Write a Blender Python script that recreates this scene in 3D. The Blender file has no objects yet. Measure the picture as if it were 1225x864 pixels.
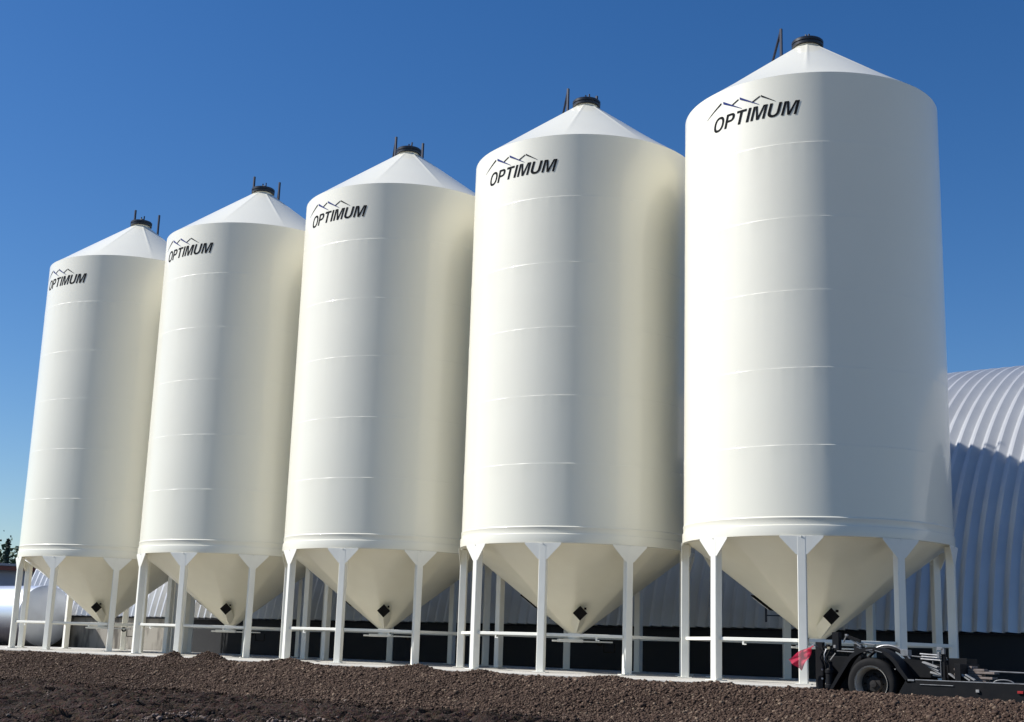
import bpy, bmesh, math, random
import numpy as np
from mathutils import Vector, Matrix
random.seed(7); rng = np.random.default_rng(11)
PI = math.pi; rad = math.radians
scene = bpy.context.scene
COL = scene.collection

# ------------------------------------------------------------------ materials
def mat(name, base=(.5,.5,.5), rough=.5, metal=0., coat=0., var=None, bump=None, spec=.5):
    """var=(scale, amount, second colour) broad tone variation; bump=(scale, strength, distance)"""
    m = bpy.data.materials.new(name); m.use_nodes = True
    nt = m.node_tree; b = nt.nodes['Principled BSDF']
    b.inputs['Base Color'].default_value = (*base, 1); b.inputs['Roughness'].default_value = rough
    b.inputs['Metallic'].default_value = metal; b.inputs['Coat Weight'].default_value = coat
    b.inputs['Coat Roughness'].default_value = .08; b.inputs['Specular IOR Level'].default_value = spec
    tc = nt.nodes.new('ShaderNodeTexCoord')
    if var:
        n = nt.nodes.new('ShaderNodeTexNoise'); n.inputs['Scale'].default_value = var[0]; n.inputs['Detail'].default_value = 6
        nt.links.new(tc.outputs['Object'], n.inputs['Vector'])
        r = nt.nodes.new('ShaderNodeMapRange'); r.inputs['From Min'].default_value = .35; r.inputs['From Max'].default_value = .7
        r.inputs['To Max'].default_value = var[1]
        nt.links.new(n.outputs['Fac'], r.inputs['Value'])
        mx = nt.nodes.new('ShaderNodeMix'); mx.data_type = 'RGBA'
        mx.inputs['A'].default_value = (*base, 1); mx.inputs['B'].default_value = (*var[2], 1)
        nt.links.new(r.outputs['Result'], mx.inputs['Factor']); nt.links.new(mx.outputs['Result'], b.inputs['Base Color'])
    if bump:
        n = nt.nodes.new('ShaderNodeTexNoise'); n.inputs['Scale'].default_value = bump[0]; n.inputs['Detail'].default_value = 5
        nt.links.new(tc.outputs['Object'], n.inputs['Vector'])
        bp = nt.nodes.new('ShaderNodeBump'); bp.inputs['Strength'].default_value = bump[1]; bp.inputs['Distance'].default_value = bump[2]
        nt.links.new(n.outputs['Fac'], bp.inputs['Height']); nt.links.new(bp.outputs['Normal'], b.inputs['Normal'])
    return m

PAINT = (.84, .805, .67)
M_paint = mat('cream_paint', PAINT, .44, coat=.55, var=(.7, .5, (.815, .775, .64)), bump=(.8, .22, .02))
M_hop = mat('cream_hopper_paint', (.84, .79, .62), .38, coat=.25, var=(1.6, .55, (.77, .715, .55)), bump=(2.2, .3, .02))
M_steel = mat('cream_leg_paint', (.84, .82, .73), .38, var=(3., .5, (.77, .745, .65)), bump=(5, .2, .01))
M_black = mat('black_plastic', (.018, .019, .022), .35, bump=(30, .1, .01))
M_ink = mat('black_lettering', (.008, .009, .011), .8, spec=.08)
M_navy = mat('navy_lettering', (.03, .045, .17), .8, spec=.08)
M_darkiron = mat('dark_blue_iron', (.012, .016, .035), .45, metal=.2)
M_hatch = mat('dark_hatch_cover', (.007, .006, .005), .85, spec=.2, var=(8, .6, (.015, .011, .008)))
M_brass = mat('latch_metal', (.45, .38, .26), .4, metal=.8)
M_chassis = mat('chassis_paint', (.0035, .004, .0055), .6, var=(5, .6, (.011, .010, .0095)), bump=(20, .15, .01), spec=.22)
M_rubber = mat('tyre_rubber', (.008, .008, .0085), .85, spec=.25, var=(6, .6, (.022, .020, .018)), bump=(60, .2, .01))
M_rim = mat('rim_steel', (.55, .52, .46), .4, metal=.3, var=(6, .6, (.34, .29, .23)))
M_hub = mat('dusty_hub', (.012, .010, .009), .8, var=(10, .7, (.024, .018, .014)))
M_alu = mat('worn_aluminium', (.34, .34, .34), .45, metal=.6, var=(9, .7, (.14, .135, .13)))
M_white = mat('worn_white', (.38, .37, .35), .6, var=(12, .7, (.17, .155, .14)))
M_wood = mat('old_boards', (.16, .12, .10), .8, var=(9, .8, (.30, .25, .22)), bump=(40, .4, .01))
M_red = mat('red_lamp', (.35, .02, .02), .4)
M_tank = mat('brushed_aluminium_tank', (.74, .76, .80), .38, metal=.75, var=(1.2, .5, (.68, .70, .73)), bump=(1.4, .25, .02))
M_tankcap = mat('tank_end', (.66, .68, .70), .45, metal=.35, var=(2.0, .6, (.52, .53, .54)))
M_shed = mat('shed_cladding', (.34, .39, .48), .6, var=(.6, .5, (.2, .25, .34)))
M_shedroof = mat('shed_roof', (.30, .33, .38), .5, metal=.3, var=(.9, .5, (.2, .22, .25)))
M_redbrown = mat('red_fascia', (.20, .06, .04), .6, var=(2, .5, (.12, .04, .03)))
M_bark = mat('bark', (.07, .055, .04), .9, var=(6, .6, (.04, .03, .025)))
M_leaf = mat('dark_foliage', (.06, .10, .05), .7, var=(.8, .8, (.09, .13, .06)))
M_leaf2 = mat('bluish_conifer_foliage', (.05, .085, .065), .7, var=(.9, .8, (.07, .11, .08)))

# corrugated galvanised steel
M_galv = mat('galvanised_steel', (.62, .62, .61), .33, metal=.38, var=(.9, .6, (.50, .50, .50)), bump=(6, .15, .01))

# concrete pad
def concrete(name, a, b, dark=None):
    m = mat(name, a, .85, var=(.8, .8, b), bump=(18, .5, .01))
    return m
M_pad = concrete('concrete_pad', (.50, .475, .42), (.38, .355, .31))

def foundation_material():
    """poured concrete with drip stains; past the shadow edge the colour goes near black, painting in the shade"""
    m = bpy.data.materials.new('foundation_concrete'); m.use_nodes = True; nt = m.node_tree; N = nt.nodes; L = nt.links
    b = N['Principled BSDF']; b.inputs['Roughness'].default_value = .85
    g = N.new('ShaderNodeNewGeometry'); s = N.new('ShaderNodeSeparateXYZ'); L.new(g.outputs['Position'], s.inputs[0])
    mp = N.new('ShaderNodeMapping'); mp.inputs['Scale'].default_value = (2.6, 2.6, .9); L.new(g.outputs['Position'], mp.inputs['Vector'])
    n = N.new('ShaderNodeTexNoise'); n.inputs['Scale'].default_value = 1.; n.inputs['Detail'].default_value = 6; L.new(mp.outputs[0], n.inputs['Vector'])
    cr = N.new('ShaderNodeValToRGB'); cr.color_ramp.elements[0].position = .34; cr.color_ramp.elements[0].color = (.09, .078, .062, 1)
    cr.color_ramp.elements[1].position = .54; cr.color_ramp.elements[1].color = (.30, .275, .23, 1); L.new(n.outputs['Fac'], cr.inputs[0])
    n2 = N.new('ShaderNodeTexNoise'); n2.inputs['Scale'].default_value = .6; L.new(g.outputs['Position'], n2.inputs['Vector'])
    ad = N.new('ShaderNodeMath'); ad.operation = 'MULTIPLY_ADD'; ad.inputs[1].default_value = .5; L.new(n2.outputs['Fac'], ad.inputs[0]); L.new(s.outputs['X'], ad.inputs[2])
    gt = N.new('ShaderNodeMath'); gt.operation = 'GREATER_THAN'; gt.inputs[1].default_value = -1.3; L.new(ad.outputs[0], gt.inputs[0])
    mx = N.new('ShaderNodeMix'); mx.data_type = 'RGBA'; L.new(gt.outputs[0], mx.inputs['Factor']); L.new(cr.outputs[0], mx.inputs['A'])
    mx.inputs['B'].default_value = (.018, .018, .019, 1)  # painted shade: near-black tone where the silos shadow the wall
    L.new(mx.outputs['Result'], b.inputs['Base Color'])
    bp = N.new('ShaderNodeBump'); bp.inputs['Strength'].default_value = .4; bp.inputs['Distance'].default_value = .01; L.new(n.outputs['Fac'], bp.inputs['Height']); L.new(bp.outputs[0], b.inputs['Normal'])
    return m
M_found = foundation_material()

def ground_material():
    m = bpy.data.materials.new('dark_soil'); m.use_nodes = True; nt = m.node_tree; N = nt.nodes; L = nt.links
    b = N['Principled BSDF']; b.inputs['Roughness'].default_value = .95; b.inputs['Specular IOR Level'].default_value = .2
    tc = N.new('ShaderNodeTexCoord')
    n = N.new('ShaderNodeTexNoise'); n.inputs['Scale'].default_value = 1.3; n.inputs['Detail'].default_value = 9; n.inputs['Roughness'].default_value = .7; L.new(tc.outputs['Object'], n.inputs['Vector'])
    cr = N.new('ShaderNodeValToRGB'); cr.color_ramp.elements[0].position = .36; cr.color_ramp.elements[0].color = (.020, .0112, .008, 1)
    cr.color_ramp.elements[1].position = .66; cr.color_ramp.elements[1].color = (.063, .038, .0265, 1); L.new(n.outputs['Fac'], cr.inputs[0])
    v = N.new('ShaderNodeTexVoronoi'); v.inputs['Scale'].default_value = 24; L.new(tc.outputs['Object'], v.inputs['Vector'])
    cv = N.new('ShaderNodeMix'); cv.data_type = 'RGBA'; cv.blend_type = 'MULTIPLY'; cv.inputs['Factor'].default_value = .35
    L.new(cr.outputs[0], cv.inputs['A']); L.new(v.outputs['Color'], cv.inputs['B']); g = N.new('ShaderNodeNewGeometry'); sp_ = N.new('ShaderNodeSeparateXYZ'); L.new(g.outputs['Position'], sp_.inputs[0])
    yd = N.new('ShaderNodeMapRange'); yd.inputs['From Min'].default_value = -17.5; yd.inputs['From Max'].default_value = -21.5; L.new(sp_.outputs['Y'], yd.inputs['Value'])
    pale = N.new('ShaderNodeMix'); pale.data_type = 'RGBA'; pale.inputs['B'].default_value = (.35, .31, .245, 1)  # pale ground out of view behind the camera, added to bounce warm light
    L.new(yd.outputs['Result'], pale.inputs['Factor']); L.new(cv.outputs['Result'], pale.inputs['A']); L.new(pale.outputs['Result'], b.inputs['Base Color'])
    n3 = N.new('ShaderNodeTexNoise'); n3.inputs['Scale'].default_value = 22; n3.inputs['Detail'].default_value = 8; L.new(tc.outputs['Object'], n3.inputs['Vector'])
    bp = N.new('ShaderNodeBump'); bp.inputs['Strength'].default_value = 1.0; bp.inputs['Distance'].default_value = .06; L.new(n3.outputs['Fac'], bp.inputs['Height']); L.new(bp.outputs[0], b.inputs['Normal'])
    return m
M_ground = ground_material()

def stone_material(name, cols):
    m = bpy.data.materials.new(name); m.use_nodes = True; nt = m.node_tree; N = nt.nodes; L = nt.links
    b = N['Principled BSDF']; b.inputs['Roughness'].default_value = .85; b.inputs['Specular IOR Level'].default_value = .25
    g = N.new('ShaderNodeNewGeometry'); cr = N.new('ShaderNodeValToRGB')
    e = cr.color_ramp.elements
    e[0].position = 0; e[0].color = (*cols[0], 1); e[1].position = 1; e[1].color = (*cols[-1], 1)
    for i, c in enumerate(cols[1:-1]):
        k = e.new((i+1)/(len(cols)-1)); k.color = (*c, 1)
    L.new(g.outputs['Random Per Island'], cr.inputs[0]); L.new(cr.outputs[0], b.inputs['Base Color'])
    return m
M_stone = stone_material('crushed_stone', [(.029,.0155,.0102), (.062,.036,.024), (.044,.0255,.0172), (.086,.0530,.0355), (.053,.0315,.0215), (.073,.044,.0292), (.20,.145,.10)])
M_clod = stone_material('soil_clods', [(.055,.036,.028), (.075,.051,.040), (.065,.043,.034), (.15,.12,.10)])
M_pale = stone_material('pale_stone', [(.10,.075,.062), (.20,.15,.125), (.15,.11,.09), (.30,.235,.195)])

def cloth_material():
    m = mat('red_mesh_cloth', (.72, .03, .09), .7)
    nt = m.node_tree; b = nt.nodes['Principled BSDF']; out = nt.nodes['Material Output']
    tl = nt.nodes.new('ShaderNodeBsdfTranslucent'); tl.inputs['Color'].default_value = (.85, .06, .14, 1)
    tr = nt.nodes.new('ShaderNodeBsdfTransparent')
    a = nt.nodes.new('ShaderNodeMixShader'); a.inputs[0].default_value = .45
    c = nt.nodes.new('ShaderNodeMixShader'); c.inputs[0].default_value = .2
    nt.links.new(b.outputs[0], a.inputs[1]); nt.links.new(tl.outputs[0], a.inputs[2])
    nt.links.new(a.outputs[0], c.inputs[1]); nt.links.new(tr.outputs[0], c.inputs[2]); nt.links.new(c.outputs[0], out.inputs['Surface'])
    return m
M_cloth = cloth_material()

# ------------------------------------------------------------------ builders
class MB:
    def __init__(s): s.v = []; s.f = []
    def add(s, vs, fs):
        n = len(s.v); s.v += [tuple(v) for v in vs]; s.f += [tuple(i+n for i in f) for f in fs]; return s
    def box(s, c, d, R=None):
        x, y, z = d[0]/2, d[1]/2, d[2]/2
        vs = [Vector((a*x, b*y, e*z)) for a in (-1,1) for b in (-1,1) for e in (-1,1)]
        if R is not None: vs = [R @ v for v in vs]
        vs = [v + Vector(c) for v in vs]
        return s.add(vs, [(0,1,3,2),(4,6,7,5),(0,4,5,1),(2,3,7,6),(0,2,6,4),(1,5,7,3)])
    def bar(s, a, b, w, h=None, up=(0,0,1)):
        a, b = Vector(a), Vector(b); d = b-a; L = d.length; x = d.normalized()
        y = Vector(up).cross(x)
        if y.length < 1e-4: y = Vector((0,1,0)).cross(x)
        y.normalize(); z = x.cross(y)
        return s.box((a+b)/2, (L, w, h or w), Matrix((x, y, z)).transposed())
    def tube(s, pts, r, n=10, cap=True):
        pts = [Vector(p) for p in pts]; rings = []
        rs = r if isinstance(r, (list, tuple)) else [r]*len(pts)
        base = len(s.v); ref = None
        for i, p in enumerate(pts):
            t = (pts[min(i+1, len(pts)-1)] - pts[max(i-1, 0)]).normalized()
            if ref is None: ref = t.orthogonal().normalized()
            ref = (ref - t*ref.dot(t)).normalized(); b2 = t.cross(ref)
            s.v += [tuple(p + (ref*math.cos(2*PI*k/n) + b2*math.sin(2*PI*k/n))*rs[i]) for k in range(n)]
        for i in range(len(pts)-1):
            for k in range(n):
                s.f.append((base+i*n+k, base+i*n+(k+1)%n, base+(i+1)*n+(k+1)%n, base+(i+1)*n+k))
        if cap:
            s.f.append(tuple(base+k for k in range(n))[::-1]); s.f.append(tuple(base+(len(pts)-1)*n+k for k in range(n)))
        return s
    def lathe(s, prof, n=64, axis='z', c=(0,0,0), closed=False):
        base = len(s.v); m = len(prof)
        for k in range(n):
            a = 2*PI*k/n
            for r, z in prof:
                p = (r*math.cos(a), r*math.sin(a), z) if axis == 'z' else ((z, r*math.cos(a), r*math.sin(a)) if axis == 'x' else (r*math.sin(a), z, r*math.cos(a)))
                s.v.append(tuple(p[i]+c[i] for i in range(3)))
        for k in range(n):
            k2 = (k+1) % n
            for j in range(m-1 if not closed else m):
                j2 = (j+1) % m
                s.f.append((base+k*m+j, base+k2*m+j, base+k2*m+j2, base+k*m+j2))
        return s
    def prism(s, poly, a, b, plane='xz'):
        """poly in the plane, extruded from a to b along the third axis"""
        n = len(poly); f = {'xz': lambda p, t: (p[0], t, p[1]), 'xy': lambda p, t: (p[0], p[1], t), 'yz': lambda p, t: (t, p[0], p[1])}[plane]
        vs = [f(p, a) for p in poly] + [f(p, b) for p in poly]
        fs = [tuple(range(n))[::-1], tuple(range(n, 2*n))] + [(i, (i+1) % n, n+(i+1) % n, n+i) for i in range(n)]
        return s.add(vs, fs)
    def build(s, name, m, parent=None, smooth=False, bevel=0, xf=None, auto=35):
        me = bpy.data.meshes.new(name); vs = s.v
        if xf is not None: vs = [tuple(xf @ Vector(v)) for v in vs]
        me.from_pydata(vs, [], s.f); me.materials.append(m)
        bm = bmesh.new(); bm.from_mesh(me); bmesh.ops.recalc_face_normals(bm, faces=bm.faces)
        if bevel: bmesh.ops.bevel(bm, geom=list(bm.edges), offset=bevel, segments=1, affect='EDGES', clamp_overlap=True)
        if smooth:
            for f in bm.faces: f.smooth = True
            for e in bm.edges:
                if len(e.link_faces) == 2 and e.calc_face_angle(0) > rad(auto): e.smooth = False
        bm.to_mesh(me); bm.free()
        o = bpy.data.objects.new(name, me); COL.objects.link(o)
        if parent: o.parent = parent
        return o

def tag(o, label=None, cat=None, group=None, kind=None):
    if label: o['label'] = label
    if cat: o['category'] = cat
    if group: o['group'] = group
    if kind: o['kind'] = kind
    return o
def empty(name, loc=(0,0,0), rz=0):
    o = bpy.data.objects.new(name, None); COL.objects.link(o); o.location = loc; o.rotation_euler = (0,0,rz); return o

# ------------------------------------------------------------------ noise (numpy)
def vnoise(x, y, seed=0):
    xi = np.floor(x).astype(np.int64); yi = np.floor(y).astype(np.int64); fx = x-xi; fy = y-yi
    fx = fx*fx*(3-2*fx); fy = fy*fy*(3-2*fy)
    def h(a, b):
        n = (a*374761393 + b*668265263 + seed*1274126177) & 0xffffffff
        n = ((n ^ (n >> 13))*1274126177) & 0xffffffff
        return ((n ^ (n >> 16)) & 0xffff)/65535.
    return (h(xi,yi)*(1-fx)+h(xi+1,yi)*fx)*(1-fy) + (h(xi,yi+1)*(1-fx)+h(xi+1,yi+1)*fx)*fy
def fbm(x, y, o=4, seed=0):
    r = 0; a = .5; t = 0
    for i in range(o): r = r + a*vnoise(x*2**i, y*2**i, seed+i); t += a; a *= .5
    return r/t
def sstep(a, b, x):
    t = np.clip((x-a)/(b-a), 0, 1); return t*t*(3-2*t)

# ------------------------------------------------------------------ terrain
BUMPS = [(-1.2, -4.1, .13, .9), (8.9, -4.15, .17, .45), (10.3, -4.15, .22, .60), (13.2, -4.2, .13, .8), (17.1, -4.2, .12, .7), (18.9, -4.2, .07, .5), (22.0, -4.2, .07, .6), (24.3, -4.3, .04, .6)]
def crest_y(x):
    return -4.25 - .9*sstep(25.5, 28.2, x) - 1.1*sstep(28.0, 30.6, x)
def height(x, y):
    x = np.asarray(x, float); y = np.asarray(y, float)
    yc = crest_y(x); d = yc - y                       # distance in front of the crest
    w = .4*(fbm(x*.5, y*.5, 3, 5)-.5)
    front = -.60*sstep(.1, 3.2, d+w) - .02*d.clip(0, 30)*.2
    front = np.maximum(front, -.75)
    back = np.where(x > 25.7+.0*y, -.33*sstep(.05, .8, -d), -.10*sstep(.0, .25, -d))
    # the lowered strip where the trailer stands ends at the pad
    z = np.where(d > 0, front, back)
    crestlow = -.055*sstep(-.25, .0, d)
    z = z + crestlow
    near = ((y < -3.6) | (x > 26.0)) & (y > -30)
    rough = (fbm(x*1.1, y*1.1, 4, 9)-.5)*.05 + (fbm(x*6, y*6, 3, 21)-.5)*.045
    edge = sstep(-.35, .25, d)
    z = z + np.where(near, rough*(.25+.75*edge), 0)
    for bx, by, h, r in BUMPS:
        z = z + h*np.exp(-((x-bx)**2/(2*(r*.6)**2) + (y-by)**2/(2*.2**2)))*(.8+.4*vnoise(x*5, y*5, 3))
    # churned soil with crawler tracks below the bank
    soil = sstep(2.4, 3.6, d)
    ud = x*.9985-y*.055; vd = x*.055+y*.9985
    rg_ = lambda a_, b_, sd: (1-np.abs(2*vnoise(a_, b_, sd)-1))**1.6
    wx = .5*fbm(x*.7, y*.7, 2, 61); wy = .5*fbm(x*.7, y*.7, 2, 62)
    rel = .055*rg_(ud*.6+wx, vd*1.3+wy, 63) + .055*rg_(ud*2.0+2*wx, vd*3.0, 64) + .055*rg_(ud*4.6, vd*2.8+2*wy, 65) + .032*rg_(ud*9, vd*6, 66) - .10
    z = z + soil*rel*(.95+.9*sstep(.3, .65, fbm(x*.35, y*.35, 2, 67)))
    for (x0, y0, x1, y1, wd) in [(-4, -7.7, 27, -8.7, .55), (-4, -9.3, 26, -10.6, .55), (2, -11.2, 26, -12.4, .55), (6, -12.9, 26, -14.2, .5)]:
        L = math.hypot(x1-x0, y1-y0); ux, uy = (x1-x0)/L, (y1-y0)/L
        u = (x-x0)*ux+(y-y0)*uy; v = -(x-x0)*uy+(y-y0)*ux + .15*np.sin(u*.35) + .3*(fbm(u*.5, u*0+1, 2, 4)-.5)
        m = sstep(wd, wd*.6, np.abs(v))*sstep(0, .5, u)*sstep(L, L-1, u)*soil
        lug = (np.sin(2*PI*(u+.30*np.abs(v)+.12*vnoise(u*3, v*3, 77))/.30)*.5+.5)
        brk = .45+.55*sstep(.35, .55, fbm(u*.9, v*2+7, 3, 8))
        berm = np.exp(-((np.abs(v)-wd*1.12)/.09)**2)*soil*.05
        z = z*(1-.55*m) + m*(-.33-.08+.15*lug*brk) + berm*brk
    return z

def axis(pts):
    r = [pts[0][0]]
    for (a, b, s) in pts:
        n = max(1, int(round((b-a)/s))); r += list(np.linspace(a, b, n+1)[1:])
    return np.array(r)
xs = axis([(-600,-100,100), (-100,-30,10), (-30,-12,1), (-12,4,.12), (4,12,.07), (12,31.5,.05), (31.5,40,.25), (40,100,5), (100,600,100)])
ys = axis([(-300,-60,60), (-60,-24,3), (-24,-17,.4), (-17,-12,.06), (-12,-3.6,.045), (-3.6,-1.4,.1), (-1.4,8,1), (8,60,6), (60,100,10), (100,1500,140)])
X, Y = np.meshgrid(xs, ys); Z = height(X, Y)
def grid_mesh(name, X, Y, Z, m):
    ny, nx = X.shape; me = bpy.data.meshes.new(name)
    co = np.stack([X, Y, Z], -1).reshape(-1, 3).astype(np.float32)
    i = np.arange(nx*ny).reshape(ny, nx); q = np.stack([i[:-1,:-1], i[:-1,1:], i[1:,1:], i[1:,:-1]], -1).reshape(-1, 4).astype(np.int32)
    me.vertices.add(len(co)); me.vertices.foreach_set('co', co.ravel())
    me.loops.add(q.size); me.loops.foreach_set('vertex_index', q.ravel())
    me.polygons.add(len(q)); me.polygons.foreach_set('loop_start', np.arange(0, q.size, 4, dtype=np.int32))
    me.polygons.foreach_set('use_smooth', np.ones(len(q), bool))
    me.update(calc_edges=True); me.materials.append(m)
    o = bpy.data.objects.new(name, me); COL.objects.link(o); return o
tag(grid_mesh('ground', X, Y, Z, M_ground), 'dark churned soil with machine tracks in front of the gravel bank', kind='structure')

def stones(name, px, py, size, m, label, sink=.25):
    n = len(px); pz = height(px, py)
    cube = np.array([(a,b,c) for a in (-1,1) for b in (-1,1) for c in (-1,1)], float)*.5
    F = np.array([(0,1,3,2),(4,6,7,5),(0,4,5,1),(2,3,7,6),(0,2,6,4),(1,5,7,3)])
    V = cube[None] * (1+rng.uniform(-.45,.35,(n,8,3))) * rng.uniform(.6,1.2,(n,1,3)) * size[:,None,None]
    q = rng.normal(size=(n,4)); q /= np.linalg.norm(q, axis=1)[:,None]; w,x,y,z = q.T
    R = np.stack([np.stack([1-2*(y*y+z*z),2*(x*y-z*w),2*(x*z+y*w)],-1), np.stack([2*(x*y+z*w),1-2*(x*x+z*z),2*(y*z-x*w)],-1), np.stack([2*(x*z-y*w),2*(y*z+x*w),1-2*(x*x+y*y)],-1)],1)
    V = np.einsum('nij,nkj->nki', R, V); V[:,:,2] *= .8
    V += np.stack([px, py, pz+size*sink], -1)[:,None,:]
    co = V.reshape(-1,3).astype(np.float32); f = (F[None]+8*np.arange(n)[:,None,None]).reshape(-1,4).astype(np.int32)
    me = bpy.data.meshes.new(name); me.vertices.add(len(co)); me.vertices.foreach_set('co', co.ravel())
    me.loops.add(f.size); me.loops.foreach_set('vertex_index', f.ravel())
    me.polygons.add(len(f)); me.polygons.foreach_set('loop_start', np.arange(0, f.size, 4, dtype=np.int32)); me.update(calc_edges=True)
    me.materials.append(m); o = bpy.data.objects.new(name, me); COL.objects.link(o); tag(o, label, kind='stuff'); return o
N = 400000
gx = np.concatenate([rng.uniform(-9, 12, int(N*.30)), rng.uniform(12, 33.5, int(N*.70))])
dd = rng.uniform(-.12, 4.2, len(gx)); keep = rng.uniform(0, 1, len(gx)) < (1-.80*sstep(2.2+.9*(fbm(gx*.6, gx*0, 3, 2)-.5)*2, 3.6, dd))
# the right end of the bank is gravel all the way down
keep |= (gx > 22+1.2*dd) & (rng.uniform(0,1,len(gx)) < .8)
gx, dd = gx[keep], dd[keep]
stones('gravel', gx, crest_y(gx)-dd, rng.lognormal(math.log(.0165), .48, len(gx)).clip(.012, .075), M_stone, 'crushed brown gravel covering the bank in front of the silos')
n2 = 60000
cx = rng.uniform(-6, 31, n2); cy = crest_y(cx)-rng.uniform(2.4, 13, n2)
stones('soil_clods', cx, cy, rng.lognormal(math.log(.012), .6, n2).clip(.005, .06), M_clod, 'loose clods scattered over the dark churned soil', .1)
n3 = 1500
tx = rng.uniform(20.9, 22.7, n3); ty = -14.1+(tx-20.9)*1.05 + rng.normal(0, .22, n3)
stones('pale_pebbles', tx, ty, rng.lognormal(math.log(.022), .4, n3).clip(.01, .06), M_pale, 'pale pinkish pebbles in the soil at the near edge', .2)

# concrete pad under the silos and the trailer strip beside it
pad = MB().prism([(-6.5,-3.95),(26.02,-3.95),(26.02,-1.75),(44,-1.75),(44,3.98),(-6.5,3.98)], -.45, 0., 'xy').build('concrete_pad', M_pad, bevel=.012)
tag(pad, 'pale concrete pad under the row of silos', kind='structure')

# ------------------------------------------------------------------ silo
R = 2.74; ZR = 2.751; ZE = 12.165; SP = 6.0816; RL = 2.70; PH = rad(19.5)
NS = 160
def cyl(az, r, z): return (r*math.cos(az), r*math.sin(az), z)

def make_silo():
    root = empty('grain_silo')
    # cylinder wall of six tiers with a fine weld bead at each joint
    joints = [4.488, 6.012, 7.574, 9.09, 10.661]
    pr = [(R, 3.10), (R, 3.14)]
    for j in joints:
        pr += [(R, j-.30), (R+.0040, j-.014), (R+.0042, j-.006), (R+.0044, j-.0005), (R+.0003, j+.0045), (R, j+.012), (R, j+.055)]
    pr += [(R, ZE-.05), (R, ZE)]
    wallmb = MB().lathe(pr, NS*2)
    for i, (vx, vy, vz) in enumerate(wallmb.v):
        rr = math.hypot(vx, vy)
        if rr > R+.0005:                                  # weld beads are uneven along their length
            a_ = math.atan2(vy, vx); q_ = float(round(vz*2)); f_ = float(vnoise(np.array(a_*9.+q_), np.array(q_*3.), 5)*vnoise(np.array(a_*31.), np.array(q_*5.), 6))
            k_ = (R+(rr-R)*(.10+1.9*f_))/rr; wallmb.v[i] = (vx*k_, vy*k_, vz)
    wallmb.build('silo_wall', M_paint, root, True, auto=60)
    # skirt ring carrying the legs
    MB().lathe([(R-.05,3.13),(R+.002,3.115),(R+.014,3.102),(R+.016,3.09),(R+.010,3.075),(R+.008,2.975),(R+.010,2.955),(R+.026,2.948),(R+.028,2.935),(R+.028,2.775),(R+.026,ZR),(R-.08,ZR),(R-.08,2.80),(R-.05,2.82)], NS, closed=True).build('skirt_ring', M_paint, root, True, auto=50)
    # roof: eleven sheets, flat between lapped seams and meeting the round eave
    def cone(name, r0, z0, r1, z1, sheets, flat, m, lip=.004, rot=0., rings=14):
        mb = MB(); n = NS*2; 
        for j in range(rings+1):
            t = j/rings; r = r0+(r1-r0)*t; z = z0+(z1-z0)*t
            w = math.sin(PI*min(1, t*1.6+.0)/2) if t > 0 else 0
            for k in range(n):
                a = 2*PI*k/n; seg = 2*PI/sheets; u = ((a+rot) % seg)/seg
                poly = math.cos(seg/2)/math.cos((u-.5)*seg)
                f = 1+(poly-1)*flat*w
                ridge = lip*w*math.exp(-((u-.5)*seg*r/.035)**2*0 - (min(u,1-u)*seg*r/.03)**2)
                mb.v.append((r*f*math.cos(a), r*f*math.sin(a), z+ridge*(1 if z1 > z0 else -1)))
        for j in range(rings):
            for k in range(n):
                k2 = (k+1) % n; mb.f.append((j*n+k, j*n+k2, (j+1)*n+k2, (j+1)*n+k))
        return mb.build(name, m, root, True, auto=60)
    roof = cone('roof', R, ZE+.0005, .285, 13.955, 9, .5, M_paint, .010, .45)
    hop = cone('hopper', R-.045, ZR+.045, .155, .86, 8, .8, M_hop, -.006, .2, 18)
    # cap
    cap = MB().lathe([(.27,13.93),(.285,13.93),(.285,14.0),(.315,14.0),(.318,14.03),(.30,14.04)], 48).build('cap_collar', M_paint, root, True)
    lid = MB().lathe([(.0,13.985),(.335,13.985),(.35,13.99),(.352,14.035),(.335,14.045),(.335,14.06),(.355,14.065),(.355,14.12),(.33,14.145),(.20,14.175),(0,14.19)], 48).build('lid', M_black, root, True)
    lt = MB(); lt.box((.04,0,14.22),(.10,.05,.07)); lt.bar((-.02,.0,14.19),(-.03,.02,14.33),.035); lt.bar((.07,.02,14.19),(.06,.05,14.37),.035)
    lt.build('latch', M_black, lid, bevel=.004, xf=Matrix.Rotation(rad(20),4,'Z'))
    MB().box((.02,-.03,14.22),(.09,.06,.05)).build('latch_plate', M_brass, lid, bevel=.004)
    # guard rails either side of the ladder head
    for k, (px, py) in enumerate([(-.79,.28), (-.33,.93)]):
        rr = math.hypot(px, py); zr = ZE + (R-rr)*(13.955-ZE)/(R-.285)
        d = Vector((-1.38, .98, 0)); r2 = math.hypot(px+d.x, py+d.y); z2 = ZE+(R-r2)*(13.955-ZE)/(R-.285)
        top = (14.80, 14.72)[k]
        g = MB().bar((px,py,zr-.02),(px,py,top),.056).bar((px,py,top-.03),(px+d.x,py+d.y,z2-.02),.048,.048)
        d2 = d*.2; r3 = math.hypot(px+d2.x, py+d2.y); z3 = ZE+(R-r3)*(13.955-ZE)/(R-.285)
        g.bar((px,py,zr+.32),(px+d2.x,py+d2.y,z3-.02),.03)
        g.build('guard_rail', M_darkiron, root, bevel=.004)
    # ladder down the back
    az = rad(134); u = Vector((math.cos(az), math.sin(az), 0)); t = Vector((-u.y, u.x, 0)); ld = MB()
    zt = 13.1; rt = 1.45
    path = [u*(R+.16)+Vector((0,0,1.25)), u*(R+.16)+Vector((0,0,ZE+.12)), u*rt+Vector((0,0,zt+.16))]
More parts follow.
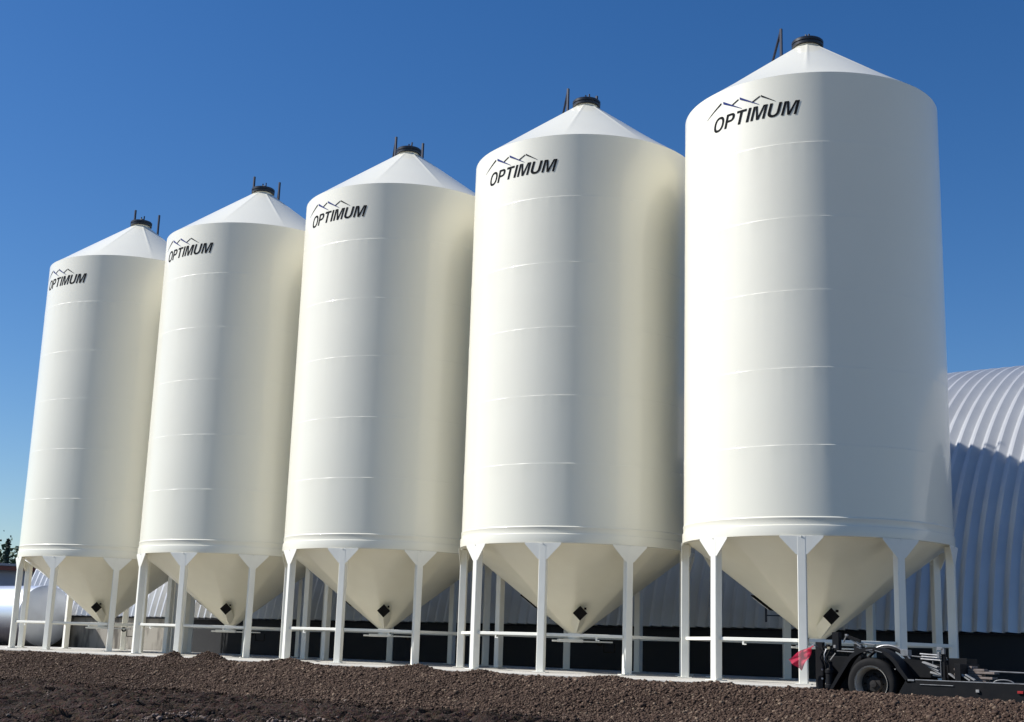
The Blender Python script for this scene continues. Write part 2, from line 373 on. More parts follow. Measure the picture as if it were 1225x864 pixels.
    for s_ in (-1,1):
        ld.bar(path[0]+t*.2*s_, path[1]+t*.2*s_, .035); ld.bar(path[1]+t*.2*s_, path[2]+t*.2*s_, .035)
    z = 1.4
    while z < ZE: ld.tube([u*(R+.16)+t*-.2+Vector((0,0,z)), u*(R+.16)+t*.2+Vector((0,0,z))], .013, 6); z += .3
    for z in (3.0, 5.2, 7.4, 9.6, 11.6):
        for s_ in (-1,1): ld.bar(u*(R)+t*.2*s_+Vector((0,0,z)), u*(R+.16)+t*.2*s_+Vector((0,0,z)), .03)
    ld.build('ladder', M_darkiron, root)
    # legs with gussets
    for k in range(9):
        a = PH+rad(40*k-90); Rm = Matrix.Rotation(a, 4, 'Z')
        leg = MB().box((RL, 0, (.012+ZR-.004)/2), (.165, .165, ZR-.016)).build('leg', M_steel, root, bevel=.012, xf=Rm)
        MB().box((RL+.005, 0, .010), (.30, .30, .016)).build('base_plate', M_steel, leg, bevel=.003, xf=Rm)
        zt_, zb = ZR-.004, ZR-.36
        gus = MB().prism([(-.41,zt_),(.41,zt_),(.41,zt_-.03),(.10,zb),(-.10,zb),(-.41,zt_-.03)], RL+.066, RL+.080, 'yz')
        gus.prism([(RL-.12,zt_),(RL+.10,zt_),(RL+.0,zb+.1),(RL-.10,zb+.1)], -.006, .006, 'xz')
        gus.build('gusset', M_steel, leg, bevel=.002, xf=Rm)
        # horizontal tie to the next leg
        a2 = a+rad(40); p = Vector(cyl(a, RL, .80)); q = Vector(cyl(a2, RL, .80)); dr = (q-p).normalized()
        MB().bar(p+dr*.099, q-dr*.099, .05, .065).build('tie_rail', M_steel, root, bevel=.006)
        if k in (8, 0):
            c = p+dr*(.32 if k == 8 else .64)*(q-p).length
            MB().box(c+Vector((0,0,-.068)), (.03,.03,.07)).box(c+dr*.03+Vector((0,0,-.095)), (.07,.03,.02)).build('rail_clip', M_steel, root)
    # outlet collar and slide gate
    MB().lathe([(.17,.89),(.17,.80),(.16,.79),(.16,.735)], 32).build('outlet_collar', M_steel, hop, True)
    Rg = Matrix.Rotation(rad(-135), 4, 'Z')
    gt = MB().box((.12,0,.70),(.56,.38,.07)).build('slide_gate', M_steel, root, bevel=.006, xf=Rg)
    b = MB()
    for s_ in (-1,1): b.bar((-.155,s_*.15,.69),(-.86,s_*.15,.69),.03)
    b.bar((-.845,-.16,.69),(-.845,.16,.69),.032)
    MB().bar((.395,-.05,.69),(.54,-.05,.69),.04).build('gate_handle', M_steel, gt, bevel=.003, xf=Rg)
    b.build('gate_track', M_steel, gt, bevel=.003, xf=Rg)
    MB().lathe([(.03,-.02),(.075,-.02),(.075,-.008),(.055,0),(.075,.008),(.075,.02),(.03,.02)], 20, 'y', (-.62,-.195,.67), True).build('gate_wheel', M_hatch, gt, True, xf=Rg)
    lp = MB(); 
    for a_, b_ in [((-.72,-.2,.69),(-.72,-.2,.46)), ((-.72,-.2,.46),(-.98,-.2,.46)), ((-.98,-.2,.46),(-.98,-.2,.66))]: lp.bar(a_, b_, .022)
    lp.build('chain_loop', M_hatch, gt, xf=Rg)
    # square sampling chute set corner-down on the hopper, closed by a dark cover
    ca = rad(-49.5); Rc = Matrix.Rotation(ca, 4, 'Z')
    def dia(x, zc, w): return [(x,0,zc+w),(x,w,zc),(x,0,zc-w),(x,-w,zc)]
    ch = MB(); o_ = dia(1.02, 1.305, .150); i_ = dia(.22, 1.02, .150)
    ch.add([Vector(v) for v in o_]+[Vector(v) for v in i_], [(0,1,2,3),(0,4,5,1),(1,5,6,2),(2,6,7,3),(3,7,4,0)])
    chute = ch.build('sampling_chute', M_hop, root, xf=Rc)
    cv = MB().add(dia(1.021,1.307,.166)+dia(1.040,1.310,.166), [(0,1,2,3)[::-1],(4,5,6,7),(0,1,5,4),(1,2,6,5),(2,3,7,6),(3,0,4,7)])
    cv.build('chute_cover', M_hatch, chute, xf=Rc)
    MB().box((1.03,.118,1.415),(.05,.05,.05)).build('cover_hinge', M_hatch, chute, xf=Rc)
    # inspection door high on the back left of the cone, beside the ladder foot
    da = rad(196); sl = math.atan2(ZR-.86, R-.2); Rd = Matrix.Rotation(da, 4, 'Z')
    rc = 1.12; zc = .86+(rc-.155)*(ZR+.045-.86)/(R-.045-.155)
    Mx = Rd @ Matrix.Translation((rc, 0, zc)) @ Matrix.Rotation(-sl, 4, 'Y')
    door = MB().box((0,0,-.015),(.50,.40,.03)).build('inspection_door', M_hatch, root, bevel=.01, xf=Mx)
    MB().box((0,0,-.036),(.42,.32,.012)).build('door_panel', M_steel, door, xf=Mx)
    # lettering and mountain line on the wall
    glyphs = []
    def ring(cx, cy, ax, ay, bx, by, a0, a1, n=28, e=.86):
        def P(a, x, y):
            c_, s_ = math.cos(a), math.sin(a); return (cx+x*math.copysign(abs(c_)**e, c_), cy+y*math.copysign(abs(s_)**e, s_))
        return [[P(a0+(a1-a0)*i/n, ax, ay), P(a0+(a1-a0)*(i+1)/n, ax, ay), P(a0+(a1-a0)*(i+1)/n, bx, by), P(a0+(a1-a0)*i/n, bx, by)] for i in range(n)]
    rect = lambda x0, y0, x1, y1: [(x0,y0),(x1,y0),(x1,y1),(x0,y1)]
    gl = {'O': (.84, ring(.42,.5,.42,.53,.255,.375,0,2*PI,44)),
          'P': (.66, [rect(0,0,.18,1)]+ring(.36,.70,.31,.30,.13,.155,PI/2,-PI/2,18)+[rect(.18,.845,.36,1),rect(.18,.40,.36,.545)]),
          'T': (.68, [rect(0,.84,.68,1),rect(.25,0,.43,.84)]),
          'I': (.18, [rect(0,0,.18,1)]),
          'M': (.92, [rect(0,0,.16,1),rect(.76,0,.92,1),[(.16,1),(.16,.93),(.375,0),(.46,.24),(.275,1)],[(.76,1),(.645,1),(.46,.24),(.545,0),(.76,.93)],[(.375,0),(.545,0),(.46,.24)]]),
          'U': (.74, [rect(0,.36,.18,1),rect(.56,.36,.74,1)]+ring(.37,.36,.37,.38,.19,.22,PI,2*PI,24,.9))}
    bm = bmesh.new(); px_ = 0
    for ch_ in 'OPTIMUM':
        wd_, polys = gl[ch_]
        for p_ in polys: bm.faces.new([bm.verts.new((px_+x+.24*y, y, 0)) for x, y in p_])
        px_ += wd_+.135
    bmesh.ops.remove_doubles(bm, verts=bm.verts[:], dist=.0005)
    me = bpy.data.meshes.new('lettering')
    x0 = min(v.co.x for v in bm.verts); x1 = max(v.co.x for v in bm.verts); ym = 1.
    A0, A1 = rad(-110.6), rad(-68.4)
    for v in bm.verts: v.co = Vector((A0+(v.co.x-x0)/(x1-x0)*(A1-A0), v.co.y*.300/ym, 0))
    c = A0
    while c < A1:
        c += rad(1.2); bmesh.ops.bisect_plane(bm, geom=bm.verts[:]+bm.edges[:]+bm.faces[:], plane_co=(c,0,0), plane_no=(1,0,0))
    for v in bm.verts: v.co = Vector(cyl(v.co.x, R+.006, 11.276+v.co.y))
    bm.to_mesh(me); bm.free(); me.materials.append(M_ink)
    lo = bpy.data.objects.new('lettering', me); COL.objects.link(lo); lo.parent = root
    strokes = [(-115.6,11.640,.004,-105.9,11.875,.022,0), (-104.7,11.872,.030,-94.6,11.612,.004,1), (-99.9,11.745,.016,-96.3,11.832,.014,0),
               (-95.6,11.845,.026,-86.2,11.604,.004,1), (-89.6,11.683,.016,-85.8,11.785,.012,0), (-85.4,11.785,.020,-78.9,11.612,.004,0)]
    for a0,z0,w0,a1,z1,w1,c in strokes:
            mb = MB(); mt = M_navy if c else M_ink
            n = 12; b0 = len(mb.v)
            for i in range(n+1):
                s_ = i/n; a = rad(a0+(a1-a0)*s_); z = z0+(z1-z0)*s_; w = w0+(w1-w0)*s_
                mb.v += [cyl(a, R+.007+.001*c, z+w), cyl(a, R+.007+.001*c, z-w)]
                if i: k = b0+2*i; mb.f.append((k-2,k-1,k+1,k))
            mb.build('mountain_line', mt, lo)
    return root

def copy_tree(o, parent=None):
    c = o.copy(); COL.objects.link(c); c.parent = parent
    for ch in list(o.children): copy_tree(ch, c)
    return c
proto = make_silo()
labels = ['farthest and smallest cream hopper silo, leftmost in the row, beside the silver tank',
          'cream hopper silo second from the left, two soil mounds before its legs',
          'middle cream hopper silo of the five in the row',
          'second largest cream hopper silo, just left of the largest one',
          'nearest and largest cream hopper silo, trailer parked by its leg']
silos = []
for i in range(5):
    s = proto if i == 0 else copy_tree(proto)
    s.location = (i*SP, 0, 0)
    for c_ in s.children:
        if c_.name.startswith('lid'): c_.rotation_euler.z = rad([0, 14, -22, 9, 31][i])
    tag(s, labels[i], 'grain silo', 'cream hopper silos standing in a row'); silos.append(s)

# ------------------------------------------------------------------ arched building
Y0, Z0, RA, TA = 4.0, 1.15, 9.38, rad(11)
ycen = Y0+RA*math.cos(TA); zcen = Z0-RA*math.sin(TA)
def arch_pt(th, r=RA): return (ycen-r*math.cos(th), zcen+r*math.sin(th))
barn = empty('arched_shed', (10, 9, 0)); inv = Matrix.Translation((-10,-9,0))
tag(barn, 'long corrugated galvanised steel arch shed on a dark foundation behind the silos', 'building')
XL, XR, PT = -11.0, 44.0, .335
xsx = []; x = XL
prof = [(0,0),(.008,.006),(.034,.096),(.042,.104),(.104,.104),(.114,.098),(.272,.005),(.280,0)]
while x < XR:
    xsx += [(x+a, d) for a, d in prof]; x += PT
mb = MB(); M_ = len(xsx); NT = 100
for j in range(NT+1):
    th = TA+(PI-2*TA)*j/NT
    for xx, d in xsx:
        y, z = arch_pt(th, RA+d); mb.v.append((xx, y, z))
for j in range(NT):
    for k in range(M_-1): mb.f.append((j*M_+k, j*M_+k+1, (j+1)*M_+k+1, (j+1)*M_+k))
shell = mb.build('corrugated_arch', M_galv, barn, True, xf=inv, auto=10)
ringo = [arch_pt(TA+(PI-2*TA)*j/40, RA-.03) for j in range(41)]
for xe, t in ((XL+.05, .08), (XR-.1, .08)):
    MB().prism(ringo, xe, xe+t, 'yz').build('end_wall', M_galv, barn, xf=inv)
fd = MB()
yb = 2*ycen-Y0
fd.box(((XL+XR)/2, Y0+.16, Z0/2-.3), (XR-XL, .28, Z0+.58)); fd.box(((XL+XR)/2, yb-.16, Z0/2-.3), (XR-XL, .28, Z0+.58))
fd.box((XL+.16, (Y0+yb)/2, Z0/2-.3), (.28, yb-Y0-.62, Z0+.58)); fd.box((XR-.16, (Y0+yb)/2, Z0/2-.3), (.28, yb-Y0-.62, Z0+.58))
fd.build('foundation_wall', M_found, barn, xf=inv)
MB().box(((XL+XR)/2, Y0+.03, Z0-.035), (XR-XL, .20, .05)).build('sill_channel', M_chassis, barn, xf=inv)

# ------------------------------------------------------------------ tank lying on its side
TX, TY, TR = -7.35, 2.70, 1.09
tank = empty('storage_tank', (TX-3, TY, 0)); tag(tank, 'silver cylindrical tank lying on its side left of the silos', 'tank')
iv = Matrix.Translation((-(TX-3), -TY, 0))
MB().lathe([(TR,-16),(TR,-11),(TR+.012,-10.98),(TR+.012,-10.9),(TR,-10.88),(TR,-5.5),(TR+.012,-5.48),(TR+.012,-5.4),(TR,-5.38),(TR,-.06)], 96, 'x', (TX,TY,TR)).build('tank_shell', M_tank, tank, True, xf=iv)
MB().lathe([(TR,-.065),(TR+.014,-.055),(TR+.012,-.01),(TR-.02,.02),(TR*.85,.09),(TR*.6,.15),(TR*.3,.185),(.001,.195)], 96, 'x', (TX,TY,TR)).build('tank_end', M_tankcap, tank, True, xf=iv)
MB().lathe([(TR,-16),(TR*.7,-16.14),(.001,-16.2)], 96, 'x', (TX,TY,TR)).build('tank_end', M_tankcap, tank, True, xf=iv)
for sx in (-2.2, -9, -14):
    MB().prism([(-.8,-.02),(.8,-.02),(.72,.45),(.45,.16),(0,.09),(-.45,.16),(-.72,.45)], TX+sx-.12, TX+sx+.12, 'yz').build('saddle', M_found, tank, xf=iv @ Matrix.Translation((0,TY,0)))

# ------------------------------------------------------------------ low trailer parked by the near silo
YN = -4.32
tr = empty('flatbed_trailer', (28.5, -3.4, -.33)); tag(tr, 'black low trailer with one large wheel under an arched mudguard, parked beside the nearest silo', 'trailer')
ti = Matrix.Translation((-28.5, 3.4, .33))
def tp(name, m, mb, parent=None, smooth=False, bevel=.004): return mb.build(name, m, parent or tr, smooth, bevel, xf=ti)
YF = -2.35
fr = MB()
for y in (YN+.45, YF-.45): fr.box((27.35, y, .38), (2.0, .09, .30)).box((31.4, y, .10), (6.3, .10, .18))
for x in (26.6, 27.9, 29.5, 31.5, 33.5): fr.box((x, (YN+YF)/2, .10 if x > 28 else .36), (.10, YF-YN-1.0, .12))
fr.box((27.3, YN+.52, .20), (1.8, .05, .42))
tp('frame', M_chassis, fr)
dk = MB().box((31.25, (YN+YF)/2, .165), (6.5, YF-YN, .05)); dk.box((31.25, YN-.01, .03), (6.5, .03, .28)); dk.box((31.25, YF+.01, .07), (6.5, .03, .20))
dk.prism([(28.02,.20),(28.02,-.05),(27.75,-.05),(27.9,.20)], YN-.02, YN+.3, 'xz')
tp('deck', M_chassis, dk)
tp('deck_trim', M_alu, MB().box((31.2, YN-.032, .196), (6.3, .012, .016)))
tp('deck_trim', M_alu, MB().box((28.4, YN-.032, .125), (.55, .012, .012)))
# wheels
def wheel(y, sgn):
    c = (27.29, y, .10); T = .425
    w = empty('wheel'); w.parent = tr; w.location = (27.29-28.5, y+3.4, .10+.33)
    s_ = sgn
    MB().lathe([(.285,-.02*s_),(.30,.0),(.36,-.012*s_),(.40,.0),(T-.008,.02*s_),(T,.05*s_),(T,.22*s_),(T-.008,.25*s_),(.38,.27*s_),(.30,.27*s_),(.285,.25*s_)], 56, 'y', (0,0,0), True).build('tyre', M_rubber, w, True)
    MB().lathe([(.287,.0),(.292,-.012*s_),(.275,-.012*s_),(.262,.02*s_),(.245,.10*s_),(.235,.17*s_),(.27,.22*s_)], 56, 'y').build('rim', M_rim, w, True)
    h = MB().lathe([(.24,.165*s_),(.14,.15*s_),(.12,.10*s_),(.06,.09*s_),(.055,.06*s_),(.001,.055*s_)], 32, 'y')
    for k in range(8):
        a = k*PI/4; h.lathe([(.016,.09*s_),(.016,.15*s_),(.001,.09*s_)], 6, 'y', (.165*math.cos(a), .02*s_, .165*math.sin(a)))
    h.build('hub', M_hub, w, True)
wheel(YN, 1); wheel(YF, -1)
tp('axle', M_chassis, MB().tube([(27.29,YN+.2,.10),(27.29,YF-.2,.10)], .06, 12), smooth=True, bevel=0)
# mudguards: arched sheets
def guard(y0, y1, cx, cz, r, a0, a1, tail, m, name, lip):
    mb = MB(); n = 22; pts = []
    for i in range(n+1):
        a = rad(a0+(a1-a0)*i/n); pts.append((cx+r*math.cos(a), cz+r*math.sin(a)))
    if tail: pts = [tail[0]]+pts+[tail[1]]
    k = len(pts)
    for (x, z) in pts:
        d = Vector((x-cx, z-cz)).normalized()
        for (yy, off) in ((y0, -lip), (y0, .012), (y1, .012), (y1, -.004), (y0+.014, -.004), (y0+.014, -lip)): mb.v.append((x+d.x*off, yy, z+d.y*off))
    for i in range(k-1):
        for j in range(6): mb.f.append((i*6+j, i*6+(j+1)%6, (i+1)*6+(j+1)%6, (i+1)*6+j))
    mb.f.append(tuple(range(6))); mb.f.append(tuple(range((k-1)*6, k*6)))
    return mb.build(name, m, tr, True, xf=ti, auto=40)
guard(YN-.02, YN+.34, 27.30, .14, .545, 25, 150, ((27.97,.14),(26.56,-.02)), M_chassis, 'mudguard', .055)
tp('mudguard_rail', M_alu, MB().tube([(27.30+.50*math.cos(rad(a)), -3.62, .17+.57*math.sin(rad(a))) for a in range(25,125,7)], .016, 8), smooth=True, bevel=0)
tp('inner_mudguard', M_chassis, MB().tube([(27.30+.47*math.cos(rad(a)), -3.62, .16+.54*math.sin(rad(a))) for a in range(15,165,8)], .03, 8), smooth=True, bevel=0)
for a, b in [((27.22,YN-.035,.645),(27.34,YN-.035,.655)), ((27.38,YN-.035,.645),(27.50,YN-.035,.615))]: tp('scuff_strip', M_alu, MB().bar(a, b, .006, .010), bevel=0)
tp('mudguard_bolt', M_white, MB().box((27.72,YN-.03,.35),(.02,.015,.02)))
tp('mudguard_bracket', M_alu, MB().box((27.98,YN-.03,.185),(.11,.02,.028)))
# rear end: posts, hoses, air cylinder
tp('rear_post', M_chassis, MB().box((26.34,YN+.1,.36),(.13,.10,.80)))
tp('rear_post', M_chassis, MB().box((26.34,YN+1.7,.36),(.13,.10,.80)))
tp('rear_crossbeam', M_chassis, MB().box((26.34,(YN+YF)/2,.30),(.14,YF-YN-.2,.20)).box((26.40,(YN+YF)/2,-.02),(.1,YF-YN-.2,.10)))
tp('upright_box', M_chassis, MB().box((26.64,YN+.12,.78),(.12,.12,.30)))
cy = MB().lathe([(.001,.02),(.07,.02),(.07,.06),(.082,.065),(.082,.11),(.07,.12),(.07,.30),(.082,.31),(.082,.36),(.07,.37),(.05,.40),(.05,.50),(.001,.50)], 20, 'z', (26.53,YN+.05,-.06))
tp('air_cylinder', M_chassis, cy, smooth=True, bevel=0)
hs = MB()
for k, (x, s) in enumerate([(26.43,.0),(26.47,.02),(26.55,-.02)]): hs.tube([(x,YN+.02,.62),(x-.03+s,YN-.03,.5),(x+.02,YN-.02,.38),(x+s,YN+.02,.2)], .013, 6)
tp('hoses', M_rubber, hs, smooth=True, bevel=0)
tp('hose', M_alu, MB().tube([(26.50,YN,.64),(26.475,YN-.03,.56),(26.48,YN-.03,.46),(26.50,YN,.42)], .009, 6), smooth=True, bevel=0)
fit_ = MB()
for x, z in [(26.42,.64),(26.48,.68),(26.56,.66),(26.60,.60),(26.45,.60),(26.52,.70)]: fit_.box((x,YN+.02,z),(.05,.06,.045))
tp('fittings', M_chassis, fit_)
tp('fitting', M_brass, MB().box((26.56,YN-.03,.66),(.05,.03,.04)))
tp('fitting', M_white, MB().box((26.67,YN-.03,.69),(.04,.03,.05)))
for z in (.15,.30): tp('label_plate', M_white, MB().box((26.41,YN+.02,z),(.035,.01,.03),Matrix.Rotation(rad(20),3,'Y')))
# frame top line and levers
tp('top_rail', M_alu, MB().bar((26.52,YN+.38,.62),(27.10,YN+.38,.60),.02,.018)); tp('top_rail', M_alu, MB().bar((27.75,YN+.38,.58),(28.45,YN+.38,.53),.02,.018))
tp('strut', M_white, MB().bar((26.57,YN-.01,.46),(26.67,YN-.01,.58),.012,.018))
lv = MB().bar((26.74,YN+.3,.88),(27.00,YN+.3,.70),.05,.028).bar((26.74,YN+.3,.88),(26.68,YN+.3,.77),.03,.02).bar((26.95,YN+.3,.77),(27.25,YN+.3,.735),.03,.022).bar((26.90,YN+.36,.70),(27.15,YN+.36,.60),.04,.022)
tp('lever_arm', M_alu, lv)
tp('lever_spring', M_chassis, MB().bar((26.78,YN+.28,.86),(27.0,YN+.28,.79),.05,.05))
tp('pin', M_alu, MB().box((26.75,YN+.28,.885),(.05,.05,.04)))
tp('corner_block', M_alu, MB().box((27.86,YN+.1,.62),(.13,.16,.10)))
# piping bundle, post
pb = MB()
for y, z in [(.35,.60),(.42,.56),(.38,.52)]: pb.tube([(28.0,YN+y,z+.01),(28.42,YN+y,z-.01)], .016, 8)
tp('pipe_bundle', M_alu, pb, smooth=True, bevel=0)
tp('middle_post', M_chassis, MB().box((28.45,YN+.2,.44),(.06,.08,.52)))
tp('gearbox_housing', M_chassis, MB().box((28.52,YN+.9,.36),(.30,.5,.40)))
tp('post_fitting', M_alu, MB().box((28.42,YN+.15,.70),(.10,.08,.05)).box((28.47,YN+.14,.66),(.05,.06,.09)).box((28.39,YN+.15,.60),(.04,.05,.10)))
tp('post_strap', M_alu, MB().box((28.415,YN+.15,.45),(.012,.012,.36)))
tp('hanging_rod', M_alu, MB().bar((28.23,YN+.3,.50),(28.23,YN+.3,.38),.012))
tp('side_panel', M_chassis, MB().box((28.0,YN+.42,.38),(.90,.04,.30)))
tp('front_panel', M_chassis, MB().box((28.72,YN+.5,.33),(.10,.9,.28)))
tp('rod', M_alu, MB().tube([(28.75,YN+.6,.37),(31.5,YN+.75,.34)], .012, 6), smooth=True, bevel=0)
tp('arched_rod', M_alu, MB().tube([(29.22+.16*math.cos(a*PI/8)+.16, YN+.25, .19+.055*math.sin(a*PI/8)) for a in range(9)], .010, 6), smooth=True, bevel=0)
tp('side_lamp', M_white, MB().box((29.06,YN-.04,.06),(.055,.02,.045))); tp('side_marker', M_red, MB().box((29.72,YN-.04,.07),(.09,.02,.04)))
# things lying on the deck: loose slats and boards
for i,(x,z,l,t_,a) in enumerate([(28.24,.44,.26,.026,-18),(28.27,.40,.24,.026,-25),(28.31,.355,.24,.03,-30),(28.33,.30,.22,.03,-12),(28.36,.27,.2,.03,-8)]):
    o = MB().box((0,0,0),(l,.12,t_),Matrix.Rotation(rad(-a),3,'Y')).build('slat', M_white, None, bevel=.003); o.location = (x, YN+.18+.02*i, z)
    tag(o, 'short pale slat in the leaning heap behind the mudguard', 'board', 'pale slats heaped on the trailer')
for i,(x,a) in enumerate([(28.63,35),(28.80,33),(28.90,30)]):
    o = MB().box((0,0,0),(.17 if i != 1 else .24,.08,.022),Matrix.Rotation(rad(a),3,'Y')).build('offcut', M_white, None, bevel=.003); o.location = (x, YN+.12, .265 if i != 1 else .28)
    tag(o, ['pale wooden offcut tilted on the trailer deck, the one nearest the wheel','longest pale wooden offcut tilted on the trailer deck','pale wooden offcut on the trailer deck beside the reddish boards'][i], 'board', 'pale offcuts tilted on the trailer deck')
for i,(z,l,x) in enumerate([(.215,.50,28.80),(.255,.62,28.86),(.297,.44,28.76),(.337,.56,28.92),(.377,.48,28.78),(.418,.26,28.72)]):
    o = MB().box((0,0,0),(l,.22,.036)).build('board', M_wood, None, bevel=.003); o.location = (x, YN+.5, z+.005); o.rotation_euler = (0,0,rad([2,-3,4,-2,3,-5][i]))
    tag(o, 'reddish board, %s of the stack on the trailer deck' % ['bottom one','second from the bottom','third from the bottom','third from the top','second from the top','short topmost one'][i], 'board', 'reddish boards stacked on the trailer deck')

# red warning flag tied to the trailer's rear post, blowing to the left
fl = MB(); nu, nv = 16, 12
A = Vector((26.31,-4.43,.69)); B = Vector((25.90,-4.55,.45)); C_ = Vector((26.11,-4.48,.27)); D = Vector((26.25,-4.43,.50))
for i in range(nu+1):
    u_ = i/nu
    for j in range(nv+1):
        v_ = j/nv
        top = A.lerp(B, u_); bot = A.lerp(D, min(1,u_*1.6)) if u_ < .5 else D.lerp(C_, (u_-.5)*2)
        if u_ < .5: bot = A.lerp(D, u_*2)
        p = top.lerp(bot, v_); p.y += .035*math.sin(u_*9+v_*5)+.02*math.sin(v_*11); p.z += .03*math.sin(PI*u_)*(1-v_)
        fl.v.append(tuple(p))
for i in range(nu):
    for j in range(nv): k = i*(nv+1)+j; fl.f.append((k,k+1,k+nv+2,k+nv+1))
flag = empty('warning_flag', (26.31,-4.43,.69)); tag(flag, 'red mesh warning flag fluttering across the white leg of the nearest silo', 'flag')
cl = fl.build('cloth', M_cloth, flag, True, xf=Matrix.Translation((-26.31,4.43,-.69)))
MB().tube([(0,0,.02),(.02,.06,.01),(.03,.14,-.01)], .012, 6).build('tie_cord', M_white, flag, True)

# ------------------------------------------------------------------ far left: shed and trees
shed = empty('distant_shed', (-36, 17, 0)); tag(shed, 'bluish metal shed with a red fascia, half hidden at the far left', 'building')
Rs = Matrix.Rotation(rad(-28), 4, 'Z')
W, Lh, H = 6.0, 9.0, 4.0
def sp(name, m, mb, parent=shed): return mb.build(name, m, parent, xf=Rs)
wl = MB().prism([(-W,-.3),(W,-.3),(W,H),(0,H+.15),(-W,H)], -Lh, Lh, 'xz')
sp('wall', M_shed, wl)
rf = MB(); 
for s_ in (-1,1):
    rf.prism([(0,H+.27),(s_*(W+.5),H-.02),(s_*(W+.5),H+.10),(0,H+.38)] if s_ > 0 else [(0,H+.27),(0,H+.38),(-(W+.5),H+.10),(-(W+.5),H-.02)], -Lh-.5, Lh+.5, 'xz')
sp('roof', M_shedroof, rf)
fa = MB()
for s_ in (-1,1): fa.prism([(0,H-.02),(s_*(W+.5),H-.3),(s_*(W+.5),H-.03),(0,H+.24)], -Lh-.56, -Lh-.46, 'xz')
fa.box((W+.48,0,H-.16),(.06,2*Lh+1,.22)); sp('fascia', M_redbrown, fa)
for x in (-4.4,-1.5,1.5,4.4): sp('downpipe', M_chassis, MB().tube([(x,-Lh-.12,0),(x,-Lh-.12,H-.1)], .09, 8))

def tree(name, loc, h, r, mleaf, label, conifer=False, n=2600, seed=1):
    rg = np.random.default_rng(seed); root = empty(name, loc); tag(root, label, 'tree', 'trees beyond the distant shed')
    t = MB().tube([(0,0,-.2),(.05,.03,h*.4),(0,.05,h*.95)], [h*.022+.08,h*.016+.05,.03], 8)
    for k in range(9):
        a = k*2.4; z = h*(.3+.065*k); t.tube([(0,0,z),(math.cos(a)*r*.6,math.sin(a)*r*.6,z+.12*h*(0 if conifer else 1))], [.06,.02], 5)
    t.build('trunk', M_bark, root, True)
    if conifer:
        zz = rg.uniform(.08,1,n)**1.1; rr = r*(1-zz)*(.55+.45*np.abs(np.sin(zz*h*2.2)))*rg.uniform(.2,1,n)**.5; a = rg.uniform(0,2*PI,n)
        P = np.stack([rr*np.cos(a), rr*np.sin(a), zz*h-rr*.25], -1)
    else:
        cl = rg.normal(size=(26,3)); cl /= np.linalg.norm(cl,axis=1)[:,None]; cl *= rg.uniform(.35,1,(26,1)); cl = cl*np.array([r,r,h*.34])+np.array([0,0,h*.62])
        q = cl[rg.integers(0,26,n)]; P = q+rg.normal(size=(n,3))*r*.17
    mb = MB()
    for p in P:
        s = rg.uniform(.10,.24)*(.8 if conifer else 1); q = rg.normal(size=(3,3)); q = q/np.linalg.norm(q,axis=1)[:,None]*s
        mb.add([p+q[0], p+q[1], p-q[0]*.8, p+q[2]*.6-q[1]], [(0,1,2,3)])
    mb.build('crown', mleaf, root)
tree('spruce_tree', (-53.2,28.9,0), 7.1, 1.0, M_leaf2, 'tall thin dark spruce standing above the distant shed roof', True, n=1500, seed=3)
tree('leafy_tree', (-52.6,30.3,0), 7.2, 1.5, M_leaf, 'loose leafy tree partly hidden behind the leftmost silo', seed=4)
tree('leafy_tree', (-54.6,27.2,0), 6.7, 2.2, M_leaf, 'dark round tree at the left edge of the picture', n=4200, seed=5)
tree('leafy_tree', (-60.,36.,0), 7.2, 4.0, M_leaf, 'distant low tree crown between the spruce and the shed', n=4200, seed=6)

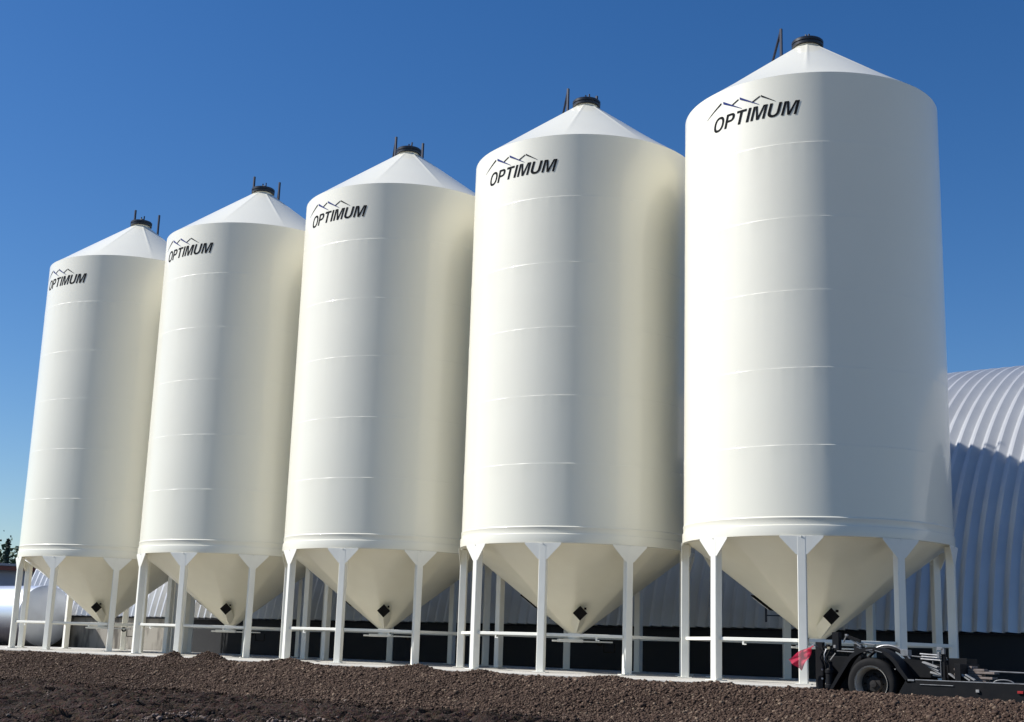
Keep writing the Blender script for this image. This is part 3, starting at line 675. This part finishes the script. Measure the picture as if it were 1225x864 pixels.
# ------------------------------------------------------------------ sun, sky, camera
SUN_AZ, SUN_EL = rad(-148), rad(42.5)
sd = Vector((math.cos(SUN_EL)*math.cos(SUN_AZ), math.cos(SUN_EL)*math.sin(SUN_AZ), math.sin(SUN_EL)))
su = bpy.data.lights.new('sun', 'SUN'); su.energy = 4.9; su.angle = rad(.53); su.color = (1., .985, .96)
so = bpy.data.objects.new('sun', su); COL.objects.link(so); so.rotation_euler = sd.to_track_quat('Z', 'Y').to_euler(); so.location = (0,0,40)
w = bpy.data.worlds.new('World'); scene.world = w; w.use_nodes = True; nt = w.node_tree
bg = nt.nodes['Background']; sk = nt.nodes.new('ShaderNodeTexSky'); sk.sky_type = 'NISHITA'; sk.sun_disc = False
sk.sun_elevation = SUN_EL; sk.sun_rotation = math.atan2(sd.x, sd.y); sk.altitude = 200; sk.air_density = 1.0; sk.dust_density = .3; sk.ozone_density = 4.0
hs_ = nt.nodes.new('ShaderNodeHueSaturation'); hs_.inputs['Saturation'].default_value = 1.28; hs_.inputs['Hue'].default_value = .507
nt.links.new(sk.outputs[0], hs_.inputs['Color']); nt.links.new(hs_.outputs[0], bg.inputs['Color']); bg.inputs['Strength'].default_value = .084

cd = bpy.data.cameras.new('camera'); co = bpy.data.objects.new('camera', cd); COL.objects.link(co); scene.camera = co
yaw, pit, rol, F = -.6652313610421461, .21332264852118027, .03250214498201528, 1581.7049
fw = Vector((math.sin(yaw)*math.cos(pit), math.cos(yaw)*math.cos(pit), math.sin(pit))); rt = Vector((math.cos(yaw), -math.sin(yaw), 0)); up = rt.cross(fw)
r2 = math.cos(rol)*rt+math.sin(rol)*up; u2 = -math.sin(rol)*rt+math.cos(rol)*up
co.matrix_world = Matrix(((r2.x,u2.x,-fw.x,36.3731),(r2.y,u2.y,-fw.y,-25.8365),(r2.z,u2.z,-fw.z,.4993),(0,0,0,1)))
cd.sensor_fit = 'HORIZONTAL'; cd.sensor_width = 36; cd.lens = F/1225*36; cd.clip_end = 5000; cd.clip_start = .1

vs = scene.view_settings; vs.view_transform = 'Standard'; vs.look = 'None'; vs.gamma = 1; vs.exposure = .34; vs.use_curve_mapping = False
